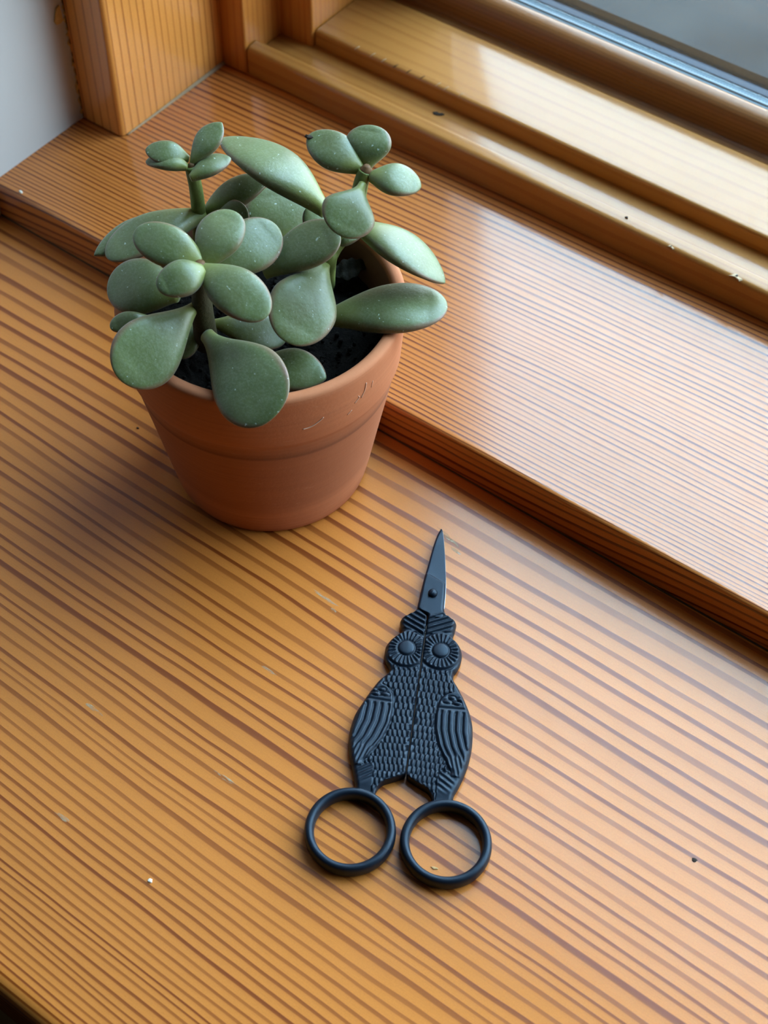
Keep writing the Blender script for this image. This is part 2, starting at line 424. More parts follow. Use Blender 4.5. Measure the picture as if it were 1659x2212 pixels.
# left reveal wall, lower and upper wall around the opening, room shell
def slab(name, x0, x1, y0, y1, z0, z1, mat):
    o = prism(name, [(x0, y0), (x1, y0), (x1, y1), (x0, y1)], z0, z1, mat, axis='z', smooth=False)
    return structure(o)
slab('wall_reveal', XW - 0.10, XW, -0.140, 0.26, -0.20, ZT, PLASTER)['label'] = 'white painted plaster reveal left of the wooden casing'
slab('wall_right', XR, XR + 0.1, -0.140, 0.26, -0.20, ZT, PLASTER)
slab('wall_below', XW - 1.5, XR + 1.5, -0.140, 0.24, -0.75, -0.027, ROOM)
slab('wall_front_left', XW - 1.5, XW - 0.1, -0.140, 0.26, -0.027, ZT, ROOM)
slab('wall_front_right', XR + 0.1, XR + 1.5, -0.140, 0.26, -0.027, ZT, ROOM)
slab('wall_above', XW - 1.5, XR + 1.5, -0.140, 0.26, ZT, 1.75, ROOM)
slab('wall_far_left', XW - 1.6, XW - 1.5, -3.6, 0.26, -0.75, 1.75, ROOM)
slab('wall_far_right', XR + 1.5, XR + 1.6, -3.6, 0.26, -0.75, 1.75, ROOM)
slab('wall_back', XW - 1.6, XR + 1.6, -3.7, -3.6, -0.75, 1.75, ROOM)
slab('ceiling', XW - 1.6, XR + 1.6, -3.7, 0.26, 1.75, 1.85, ROOM)
slab('floor', XW - 1.6, XR + 1.6, -3.7, 0.26, -0.85, -0.75, FLOORM)

# casing (the thick post), first stop strip, second stop strip
o = prism('trim_4', rounded([(XW, 0.0690), (XP, 0.0690), (XP, 0.1215), (XW, 0.1215)], [0.0004, 0.0022, 0, 0]), H + 0.0004, ZT, WOOD_POST, axis='z')
structure(o, 'amber varnished wooden casing post with straight vertical grain')
o = prism('trim_5', rounded([(XW, 0.1216), (XJ, 0.1216), (XJ, 0.1440), (XW, 0.1440)], [0, 0.0012, 0, 0]), H - 0.001, ZT, WOOD_STOP, axis='z')
structure(o, 'narrow amber stop strip beside the casing post')
o = prism('trim_6', rounded([(XW, 0.1412), (XS, 0.1412), (XS, 0.2600), (XW, 0.2600)], [0, 0.0012, 0, 0]), 0.0185, ZT, WOOD_STOP, axis='z')
structure(o, 'second amber stop strip at the end of the window rail')
# window: frame pieces, sash, glazing
win = empty('window_1', (0.45, 0.19, 0.02)); structure(win, 'wooden window with double glazing above the sill boards')
bx0 = -0.1078
# interior bead
prism('sill_bead', rounded([(0.1220, H + 0.0002), (0.1274, H + 0.0002), (0.1272, 0.0250), (0.1220, 0.0245)], [0, 0, 0.0005, 0.0020]), bx0, XR, WOOD_PALE, win)
# channel floor
prism('sill_channel', [(0.1273, H + 0.0002), (0.1440, H + 0.0002), (0.1440, 0.0200), (0.1273, 0.0200)], XJ + 0.0004, XR, WOOD_PALE, win)
# lower rail with a wide flat top
prism('lower_rail', rounded([(0.1425, H + 0.0003), (0.1737, H + 0.0003), (0.1737, 0.0262), (0.1425, 0.0262)], [0, 0, 0.0004, 0.0016]), XS + 0.0006, XR, WOOD_PALE, win)
# glazing bead: ledge, steep face, rounded top
gb = [(0.1745, H + 0.0003), (0.1878, H + 0.0003), (0.1878, 0.0346), (0.1868, 0.0352), (0.1856, 0.0352), (0.1840, 0.0349), (0.1824, 0.0342), (0.1811, 0.0329), (0.1803, 0.0308), (0.1799, 0.0280), (0.1797, 0.0258), (0.1792, 0.0249), (0.1783, 0.0245), (0.1760, 0.0245), (0.1757, 0.0242), (0.1757, 0.0150), (0.1745, 0.0150)]
prism('glazing_bead', gb, XS + 0.0006, XR, WOOD_BEAD, win)
prism('left_stile', rounded([(XS + 0.0006, 0.1800), (-0.0690, 0.1800), (-0.0660, 0.1878), (XS + 0.0006, 0.1878)], [0, 0.002, 0, 0]), 0.0346, ZT, WOOD_STOP, win, axis='z')
prism('left_stile', [(XS + 0.0006, 0.1950), (-0.0860, 0.1950), (-0.0930, 0.2300), (XS + 0.0006, 0.2300)], 0.0300, ZT, WOOD_STOP, win, axis='z')
prism('right_stile', [(1.02, 0.1800), (XR, 0.1800), (XR, 0.2300), (1.02, 0.2300)], 0.0355, ZT, WOOD_STOP, win, axis='z')
prism('top_rail', [(0.1800, 0.98), (0.2300, 0.98), (0.2300, ZT), (0.1800, ZT)], -0.0745, 1.02, WOOD_PALE, win)
# double glazing: inner pane, bright perforated spacer, outer pane
prism('glass_pane', [(0.1881, 0.0335), (0.1891, 0.0335), (0.1891, 0.985), (0.1881, 0.985)], -0.0930, 1.022, GLASS, win, smooth=False)
spc = prism('glazing_spacer', [(0.1893, 0.0290), (0.1938, 0.0290), (0.1938, 0.0338), (0.1932, 0.0343), (0.1922, 0.0338), (0.1916, 0.0338), (0.1912, 0.0343), (0.1904, 0.0343), (0.1900, 0.0337), (0.1893, 0.0337)], -0.0760, 1.02, ALU, win)
v = []; f = []
for i in range(360):                                   # the row of perforations along the spacer
    x = -0.07 + i*0.0011; b = len(v)
    for (dx, dy) in ((-0.00028, -0.0002), (0.00028, -0.0002), (0.00028, 0.0002), (-0.00028, 0.0002)):
        v.append((x + dx, 0.1919 + dy, 0.03395))
    for (dx, dy) in ((-0.00028, -0.0002), (0.00028, -0.0002), (0.00028, 0.0002), (-0.00028, 0.0002)):
        v.append((x + dx, 0.1919 + dy, 0.0337))
    f += [(b, b+1, b+2, b+3), (b, b+1, b+5, b+4), (b+1, b+2, b+6, b+5), (b+2, b+3, b+7, b+6), (b+3, b, b+4, b+7)]
o = link('spacer_perforations', pydata('spacer_perforations', v, f), BLACKHOLE, spc, False); o['kind'] = 'stuff'
prism('glass_pane', [(0.1939, 0.0335), (0.1949, 0.0335), (0.1949, 0.985), (0.1939, 0.985)], -0.0930, 1.022, GLASS, win, smooth=False)
prism('outer_cladding', rounded([(0.1950, 0.0200), (0.1992, 0.0200), (0.1990, 0.0334), (0.1950, 0.0338)], [0, 0, 0.0005, 0.0002]), -0.0745, 1.02, CLAD, win)
prism('outer_gasket', rounded([(0.1993, 0.0200), (0.2058, 0.0200), (0.2056, 0.0330), (0.1993, 0.0342)], [0, 0, 0.001, 0.001]), -0.0745, 1.02, RUBBER, win)
prism('outer_frame_edge', rounded([(0.2059, 0.0060), (0.2300, 0.0060), (0.2300, 0.0100), (0.2059, 0.0120)], [0, 0, 0.001, 0.001]), -0.0745, 1.02, RUBBER, win)
# dusty caulk lines at the foot of the casing
o = tube('trim_7', [(XP + 0.0002, 0.0712, H + 0.0001), (XP + 0.0003, 0.09, H + 0.0001), (XP + 0.0002, 0.1212, H + 0.0001)], [0.0003, 0.0005, 0.0009], CAULK); structure(o, 'dusty caulk line at the foot of the casing post')
# ground outside
gm = pydata('paving_outside', [(-12, 0.5, -0.9), (12, 0.5, -0.9), (12, 25, -0.9), (-12, 25, -0.9)], [(0, 1, 2, 3)])
o = link('ground', gm, GROUND, None, False); structure(o, 'grey wet ground outside the window')

# ================================================================== scissors
def smooth_fn(pts):
    a = np.array(sorted((q[1], q[0]) for q in pts)); vv, uu = a[:, 0], a[:, 1]
    # monotone cubic through the outline points
    h = np.diff(vv); d = np.diff(uu)/h; m = np.zeros_like(vv)
    m[0], m[-1] = d[0], d[-1]
    for i in range(1, len(vv)-1):
        if d[i-1]*d[i] > 0:
            w1, w2 = 2*h[i]+h[i-1], h[i]+2*h[i-1]; m[i] = (w1+w2)/(w1/d[i-1]+w2/d[i])
    def fn(x):
        x = np.clip(x, vv[0], vv[-1]); i = np.clip(np.searchsorted(vv, x) - 1, 0, len(vv)-2)
        t = (x - vv[i])/h[i]
        return ((1+2*t)*(1-t)**2*uu[i] + t*(1-t)**2*h[i]*m[i] + t*t*(3-2*t)*uu[i+1] + t*t*(t-1)*h[i]*m[i+1])
    return fn
OUT_R = [(4.16, 49.03), (4.83, 47.79), (6.23, 46.91), (7.43, 46.01), (7.61, 45.2), (7.44, 43.03), (7.14, 41.09), (7.41, 40.43), (8.6, 39.42), (9.66, 37.72), (10.06, 35.7), (9.9, 33.39), (9.2, 31.22), (8.5, 29.97), (8.5, 29.1), (10.4, 25.63), (12.4, 22.16), (14.0, 18.48), (14.9, 14.74), (15.2, 10.21), (14.95, 6.41), (14.1, 1.84), (13.0, -1.77), (12.0, -4.6), (11.9, -7.4)]
OUT_L = [(-3.01, 48.47), (-3.7, 47.52), (-4.99, 46.49), (-6.53, 45.07), (-6.73, 44.32), (-6.37, 42.22), (-5.98, 40.73), (-6.96, 39.76), (-8.61, 37.88), (-9.51, 35.64), (-9.5, 33.32), (-8.94, 31.32), (-7.96, 29.85), (-7.6, 28.82), (-8.4, 27.32), (-9.75, 25.69), (-11.42, 22.65), (-13.24, 18.44), (-14.71, 14.32), (-15.2, 10.01), (-15.0, 6.61), (-14.2, 2.96), (-13.0, -0.58), (-12.0, -3.7), (-11.6, -5.3), (-11.5, -7.4)]
IN_R = [(3.9, 49.03), (0.20, 46.9), (0.13, 0.0), (0.22, -0.35), (0.62, -0.83), (3.27, -2.28), (6.1, -3.87), (7.1, -5.5), (7.3, -7.4)]
IN_L = [(-2.9, 48.47), (-0.09, 46.0), (-0.11, 0.2), (-0.29, -0.15), (-2.76, -1.67), (-5.24, -2.94), (-6.37, -4.37), (-6.8, -5.66), (-7.0, -7.4)]
WING_IN = [(11.3, 23.3), (9.2, 24.0), (7.0, 22.9), (5.8, 20.6), (5.40, 17.3), (5.7, 13.0), (7.0, 8.6), (8.8, 5.2), (11.0, 1.4)]
T = 3.3
def sstep(a, b, x):
    t = np.clip((x - a)/(b - a), 0, 1); return t*t*(3 - 2*t)
def relief(u, v, side):
    """height of the cast owl's relief (mm) over the plate, side -1 left, +1 right"""
    a = np.abs(u); h = np.zeros_like(u)
    ey = (4.25, 35.55) if side < 0 else (4.65, 36.0)
    r = np.hypot(a - ey[0], v - ey[1]); th = np.arctan2(v - ey[1], a - ey[0])
    # crest: grooves rising outwards
    crest = sstep(39.0, 40.2, v)*sstep(5.7, 6.1, r)
    st = np.sin(2*np.pi*(v - 0.50*a)/1.62)
    h += crest*(0.10 + 0.26*np.clip(st*1.3, -1, 1))
    # eyes
    eye = 1 - sstep(5.0, 5.7, r)
    rays = np.cos(th*24)
    ring = sstep(2.0, 2.5, r)*(1 - sstep(4.6, 5.2, r))
    h += eye*0.28 + ring*0.20*rays*sstep(2.2, 3.4, r) - 0.25*np.exp(-((r - 2.35)/0.3)**2)
    h += np.where(r < 2.15, 0.42*np.sqrt(np.clip(1 - (r/2.3)**2, 0, 1)), 0)
    h -= 0.30*np.exp(-((r - 5.75)/0.35)**2)*(v < 41)
    # wing
    win_v = np.array([q[1] for q in WING_IN[1:]])[::-1]; win_u = np.array([q[0] for q in WING_IN[1:]])[::-1]
    wi = np.interp(v, win_v, win_u)
    top = np.clip((23.9 - v)/3.2, 0, 1)
    # the arch on top of the wing
    ar = np.where(v > 19.5, 9.4 - 3.7*np.sqrt(np.clip(1 - ((v - 19.5)/4.5)**2, 0, 1)), wi)
    wi = np.where(v > 19.5, ar, wi)
    ins = (a - wi)
    wing = sstep(0.0, 0.5, ins)*(v < 24.0)*(v > 0.5)
    groove_line = np.exp(-((ins + 0.15)/0.35)**2)*(v < 24.0)*(v > 1.0)
    h -= 0.34*groove_line
    h += wing*0.30
    long_f = sstep(18.8, 18.0, v)*sstep(4.6, 6.5, v - 0.12*(a - 9))
    ph = (ins - 1.25)/1.85
    h -= wing*long_f*0.42*np.clip(np.cos(2*np.pi*ph), -0.15, 1)*sstep(0.5, 0.9, ins)
    # small curls on the wing's shoulder
    for (cu, cv, w) in ((8.0, 21.0, 1.15), (10.4, 20.9, 1.25), (9.0, 22.3, 0.9), (11.2, 22.0, 0.8)):
        rr = np.hypot((a - cu)/w, (v - cv)/0.55)
        h += wing*0.30*np.clip(1 - rr, 0, 1) - wing*0.22*np.exp(-((rr - 1.15)/0.25)**2)
    h -= wing*0.28*np.exp(-((v - 19.2 - 0.05*(a - 9))/0.35)**2)
    # primaries at the wing's end
    pr = sstep(6.5, 5.0, v - 0.12*(a - 9))*wing
    h += pr*0.16*np.sin(2*np.pi*(a + 0.30*v)/1.1)
    # breast feathers: staggered little scales
    body = (1 - wing)*sstep(30.6, 29.8, v)*sstep(0.0, 0.5, -ins)*(r > 5.9)
    body = np.where((v < 1.0) & (a > 8.0), 0, body)
    uu = a*(1 + 0.006*(28 - np.clip(v, 0, 28))) + 0.10*np.maximum(0, 16 - v)
    row = np.floor((v + 0.05*a)/1.95); vf = (v + 0.05*a)/1.95 - row - 0.5
    pc = 1.36; uf = ((uu + 0.12*np.sin(row*2.7 + side))/pc + 0.5*np.mod(row, 2)); uf = uf - np.floor(uf) - 0.5
    sc_ = np.clip(1 - (uf/0.33)**2, 0, 1)*np.sqrt(np.clip(1 - (vf/0.5)**2, 0, 1))
    h += body*(-0.22 + 0.52*sc_)
    # thigh and talons
    leg = np.exp(-(((a - 9.6)/2.5)**2 + ((v + 0.2)/3.4)**2)**2)
    h += leg*(0.12 + 0.16*np.sin(2*np.pi*(a*0.55 + v*0.85)/1.35))
    return h
def half(name, outp, inp, side, mat, parent):
    fo, fi = smooth_fn(outp), smooth_fn(inp)
    v1 = max(q[1] for q in outp) - 0.02
    V = np.arange(-7.3, v1, 0.2); S = np.concatenate([[0, 0.015, 0.04], np.linspace(0.07, 0.93, 68), [0.96, 0.985, 1.0]])
    vv, ss = np.meshgrid(V, S, indexing='ij')
    ui, uo = fi(V)[:, None], fo(V)[:, None]
    uu = ui + (uo - ui)*ss
    wdt = np.abs(uo - ui)
    do = (1 - ss)*wdt; di = ss*wdt
    z = np.full_like(uu, T)
    fade = sstep(0, 0.9, do)*sstep(0, 0.35, di)
    z += relief(uu, vv, side)*fade
    z -= 0.75*(1 - np.clip(do/0.95, 0, 1))**2 + 0.4*(1 - np.clip(di/0.4, 0, 1))**2
    # rises to the finger ring and ends of the plate
    z -= 0.35*sstep(-3.5, -6.5, vv)
    nv, ns = uu.shape
    top = np.stack([uu, vv, z], -1)
    skirt = 0.35
    bo = top[:, -1].copy(); bo[:, 2] = skirt; mid_o = top[:, -1].copy(); mid_o[:, 2] = 1.6; mid_o[:, 0] += 0.28*side
    bi = top[:, 0].copy(); bi[:, 2] = skirt
    grid = np.concatenate([bi[:, None], top, mid_o[:, None], bo[:, None]], 1)
    n2 = grid.shape[1]
    verts = (grid.reshape(-1, 3)*0.001)
    F = []
    for i in range(nv - 1):
        for j in range(n2 - 1):
            q = (i*n2+j, i*n2+j+1, (i+1)*n2+j+1, (i+1)*n2+j)
            F.append(q if side > 0 else q[::-1])
        q = (i*n2, (i+1)*n2, (i+1)*n2+n2-1, i*n2+n2-1); F.append(q if side > 0 else q[::-1])
    F.append(tuple(range(n2))); F.append(tuple((nv-1)*n2 + k for k in range(n2)))
    o = link(name, pydata(name, verts, F), mat)
    o.parent = parent
    auto_smooth(o, 60)
    return o
def local_prism(name, poly, z0, z1, bev, mat, parent, ztop=None):
    """flat blank cut to an outline, with a bevelled upper edge"""
    bm = bmesh.new(); n = len(poly)
    P = np.array(poly, float); cen = P.mean(0)
    nxt, prv = np.roll(P, -1, 0), np.roll(P, 1, 0)
    tn = nxt - prv; nr = np.stack([-tn[:, 1], tn[:, 0]], -1); nr /= np.linalg.norm(nr, axis=1)[:, None]
    inn = P + nr*bev
    zt = (lambda q: z1) if ztop is None else ztop
    lo = [bm.verts.new((q[0]/1e3, q[1]/1e3, z0/1e3)) for q in P]
    md = [bm.verts.new((q[0]/1e3, q[1]/1e3, (zt(q) - bev)/1e3)) for q in P]
    hi = [bm.verts.new((q[0]/1e3, q[1]/1e3, zt(q)/1e3)) for q in inn]
    for i in range(n):
        k = (i+1) % n
        bm.faces.new((lo[i], lo[k], md[k], md[i])); bm.faces.new((md[i], md[k], hi[k], hi[i]))
    bm.faces.new(lo[::-1])
    tf = bmesh.ops.triangle_fill(bm, use_beauty=True, edges=[e for e in bm.edges if e.verts[0] in hi and e.verts[1] in hi])
    bmesh.ops.recalc_face_normals(bm, faces=bm.faces)
    me = bpy.data.meshes.new(name); bm.to_mesh(me); bm.free()
    o = link(name, me, mat, None, False); o.parent = parent
    return o
sciss = empty('embroidery_scissors', (0.0909954, -0.0603818, 0.0), math.radians(28.5637))
tag(sciss, 'matte black embroidery scissors with owl shaped handles lying on the pine shelf', 'scissors')
half('owl_handle', OUT_L, IN_L, -1, BLACK, sciss)
half('owl_handle', OUT_R, IN_R, 1, BLACK, sciss)
# finger rings: swept oval section
def ring(name, cu, cv, side):
    v = []; f = []; n, k = 96, 20
    for i in range(n):
        a = 2*math.pi*i/n
        for j in range(k):
            b = 2*math.pi*j/k
            cx, cz = math.cos(b), math.sin(b)
            cx = math.copysign(abs(cx)**0.8, cx); cz = math.copysign(abs(cz)**0.85, cz)
            r = 9.85 + 1.18*cx; z = 2.25 + 2.2*cz
            v.append(((cu + r*math.cos(a))/1e3, (cv + r*math.sin(a)*1.0)/1e3, z/1e3))
    for i in range(n):
        for j in range(k):
            f.append((i*k+j, ((i+1) % n)*k+j, ((i+1) % n)*k+(j+1) % k, i*k+(j+1) % k))
    o = link(name, pydata(name, v, f), BLACK); o.parent = sciss
ring('finger_ring', -11.38, -16.9, -1)
ring('finger_ring', 11.68, -16.85, 1)
BL = [(0.48, 76.2), (0.28, 75.9), (-0.55, 72.72), (-1.12, 68.74), (-1.58, 64.32), (-1.99, 60.72), (-2.38, 57.4), (-2.68, 53.4), (-2.87, 50.68), (-3.02, 48.59), (0.25, 46.85)]
BR = [(0.40, 46.0), (3.9, 46.6), (4.10, 49.03), (4.02, 52.9), (3.70, 57.8), (3.2, 61.74), (2.6, 66.21), (1.93, 70.23), (1.24, 74.03), (0.71, 76.0)]
def dens(P, k=5):
    out = []
    for i in range(len(P)):
        a, b = np.array(P[i]), np.array(P[(i+1) % len(P)])
        for j in range(k): out.append(tuple(a + (b-a)*j/k))
    return out
def blade_mesh(name, mat, z0, ztop, left, right, v0, v1, nv=150, ns=30, du=0.0):
    fl, fr = smooth_fn(left), smooth_fn(right)
    V = np.linspace(v0, v1, nv); S = np.concatenate([[0, 0.03, 0.08], np.linspace(0.12, 0.88, ns), [0.92, 0.97, 1]])
    vv, ss = np.meshgrid(V, S, indexing='ij'); a, b = fl(V)[:, None], fr(V)[:, None]
    uu = a + (b-a)*ss + du; w = b - a
    z = ztop(uu, vv, ss*w, (1-ss)*w)
    top = np.stack([uu, vv, z], -1)
    lo0, lo1 = top[:, 0].copy(), top[:, -1].copy(); lo0[:, 2] = z0; lo1[:, 2] = z0
    g = np.concatenate([lo0[:, None], top, lo1[:, None]], 1); n2 = g.shape[1]
    F = []
    for i in range(nv-1):
        for j in range(n2-1): F.append((i*n2+j, i*n2+j+1, (i+1)*n2+j+1, (i+1)*n2+j))
        F.append((i*n2, (i+1)*n2, (i+1)*n2+n2-1, i*n2+n2-1))
    F.append(tuple(range(n2))); F.append(tuple((nv-1)*n2+k for k in range(n2)))
    o = link(name, pydata(name, g.reshape(-1, 3)*0.001, F), mat); o.parent = sciss
    return auto_smooth(o, 40)
def zt_up(u, v, dl, dr):
    z = np.full_like(u, 3.45)
    edge = 59.9 - 0.5*(u + 1.5)
    fac = sstep(-0.25, 0.25, v - edge)
    z -= fac*(0.30 + 0.018*(v - 60) + 0.05*(u + 1.5))
    z -= 0.55*(1 - np.clip(dl/0.55, 0, 1))**2*(1 - 0.4*fac)
    z -= (1 - fac)*0.60*(1 - np.clip(dr/0.75, 0, 1))**1.5
    z -= 0.35*sstep(70, 76, v)
    return z
BL_UP = [(0.40, 76.2), (0.25, 75.9), (-0.55, 72.72), (-1.12, 68.74), (-1.58, 64.32), (-1.99, 60.72), (-2.38, 57.4), (-2.68, 53.4), (-2.87, 50.68), (-3.0, 48.9), (-2.9, 48.5), (0.1, 46.9), (0.25, 46.2)]
BR_UP = [(0.56, 76.2), (0.71, 76.0), (1.24, 74.03), (1.93, 70.23), (2.6, 66.21), (3.2, 61.74), (3.70, 57.8), (4.02, 52.9), (4.12, 49.2), (4.4, 48.0), (4.6, 46.2)]
blade_mesh('blade', BLACK, 2.0, zt_up, BL_UP, BR_UP, 46.3, 76.18)
BL_LO = [(q[0] + 0.35, q[1]) for q in BL_UP]; BR_LO = [(q[0] + 0.10, q[1]) for q in BR_UP]
o = blade_mesh('blade', STEEL, 0.7, lambda u, v, dl, dr: np.full_like(u, 1.95), BL_LO, BR_LO, 50.0, 75.6)
o['label'] = 'lower blade with a bare ground cutting edge'
# rivet
pr = [(0.0, 4.55), (0.45, 4.5), (0.85, 4.35), (1.12, 4.1), (1.24, 3.8), (1.26, 3.3), (1.26, 1.2)]
o = lathe('rivet', [(a/1e3, b/1e3) for a, b in pr], BLACK, None, (0.62e-3, 53.5e-3, 0), 32); o.parent = sciss

# ================================================================== potted succulent
plant = empty('potted_succulent', (0, 0, 0))
tag(plant, 'jade succulent with thick grey green leaves in a small terracotta pot', 'plant')
po_ = [(0.0, 0.0), (25.8, 0.0), (26.9, 0.25), (27.5, 1.0), (28.0, 3.0), (29.0, 8.5), (31.6, 24.0), (34.4, 40.0), (35.3, 45.2), (35.55, 46.2), (35.9, 46.9), (36.25, 48.0), (36.75, 56.0), (37.1, 62.5), (37.15, 64.0), (36.8, 64.9), (36.0, 65.2), (35.0, 65.2), (34.2, 64.9), (33.7, 64.2), (33.4, 62.0), (33.0, 52.0), (32.6, 44.0), (30.0, 30.0), (0.0, 29.0)]
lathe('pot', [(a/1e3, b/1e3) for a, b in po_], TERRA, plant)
auto_smooth(bpy.data.objects['pot'], 50)
# soil: lumpy disc
def soil():
    bm = bmesh.new(); nr, na = 46, 120; rows = []
    for i in range(nr + 1):
        r = 33.1*i/nr; row = []
        for k in range(na):
            a = 2*math.pi*k/na
            x, y = r*math.cos(a), r*math.sin(a)
            z = 52.5 + 1.0*math.sin(x*0.21 + 1)*math.cos(y*0.17) + random.uniform(-0.45, 0.45) + 1.2*max(0, 1 - math.hypot(x+4, y+14)/14) - 2.2*max(0, (x + y - 12)/30)
            row.append(bm.verts.new((x/1e3, y/1e3, z/1e3)))
        rows.append(row)
    for i in range(1, nr):
        for k in range(na):
            m = (k+1) % na
            bm.faces.new((rows[i][k], rows[i+1][k], rows[i+1][m], rows[i][m]))
    bm.faces.new(rows[1])
    for q in rows[0]: bm.verts.remove(q)
    for _ in range(420):                                # crumbs of bark and peat
        a = random.uniform(0, 2*math.pi); r = 32*math.sqrt(random.random())
        x, y = r*math.cos(a), r*math.sin(a)
        s = random.uniform(0.3, 1.0)
        mt = Matrix.Translation((x/1e3, y/1e3, (52.6 - 2.2*max(0, (x+y-12)/30) + random.uniform(0, 0.7))/1e3)) @ Matrix.Rotation(random.uniform(0, 3), 4, Vector((random.random(), random.random(), 0.3)).normalized()) @ Matrix.Diagonal((s/1e3*random.uniform(0.7, 1.8), s/1e3, s/1e3*0.7, 1))
        bmesh.ops.create_icosphere(bm, subdivisions=1, radius=1.0, matrix=mt)
    bm.normal_update()
    me = bpy.data.meshes.new('soil'); bm.to_mesh(me); bm.free()
    o = link('soil', me, SOIL, plant); o['kind'] = 'stuff'; o['label'] = 'dark damp potting soil'
soil()

def leaf(B, Tp, N, width, th, mpos, k, pet, te, bend, cup=0.25):
    B, Tp, N = np.array(B), np.array(Tp), np.array(N, float)
    a = Tp - B; L = np.linalg.norm(a); a /= L
    N = N - a*(N @ a); N /= np.linalg.norm(N); s = np.cross(a, N)
    nt, nc = 34, 28
    tt = 0.5*(1 - np.cos(np.linspace(0, 1, nt)*np.pi))*0.5 + 0.5*np.sin(np.linspace(0, 1, nt)*np.pi/2)
    tt[0], tt[-1] = 0, 1
    V = []; UV = []; ph = random.uniform(0, 6.28)
    for t in tt:
        if t <= mpos: w = pet + (1-pet)*math.sin(math.pi/2*t/mpos)**(2*k)
        else: w = max(0.0, 1 - ((t-mpos)/(1-mpos))**2)**te
        hw = width/2*w
        ht = 1.3*th/2*(0.42 + 0.58*math.sin(math.pi*min(1, t*1.05 + 0.12)))*(1 if t < 0.8 else max(0.0, 1 - ((t-0.8)/0.2)**2)**0.5)
        ht = min(ht, hw) if t < mpos else min(ht, hw*0.95)
        c = B + a*(L*t) + N*(bend*4*t*(1-t)) + s*(0.25*math.sin(ph + 3*t))
        for j in range(nc):
            th_ = 2*math.pi*j/nc; cx, cz = math.cos(th_), math.sin(th_)
            ex = 0.92
            px = math.copysign(abs(cx)**ex, cx)*hw; pz = math.copysign(abs(cz)**0.95, cz)*ht
            pz += cup*(px/max(width/2, 1e-6))**2*(0.9 if t > 0.2 else 0.9*t/0.2)
            V.append(c + s*px + N*pz); UV.append((abs(px)/max(hw, 1e-6), t))
    V = np.array(V)*0.001; F = []
    for i in range(nt-1):
        for j in range(nc):
            m = (j+1) % nc
            F.append((i*nc+j, i*nc+m, (i+1)*nc+m, (i+1)*nc+j))
    F.append(tuple(range(nc))[::-1])
    me = pydata('leaf', V, F)
    ul = me.uv_layers.new(name='leaf')
    for lp in me.loops: ul.data[lp.index].uv = UV[lp.vertex_index]
    o = link('leaf', me, LEAF, plant)
    return o
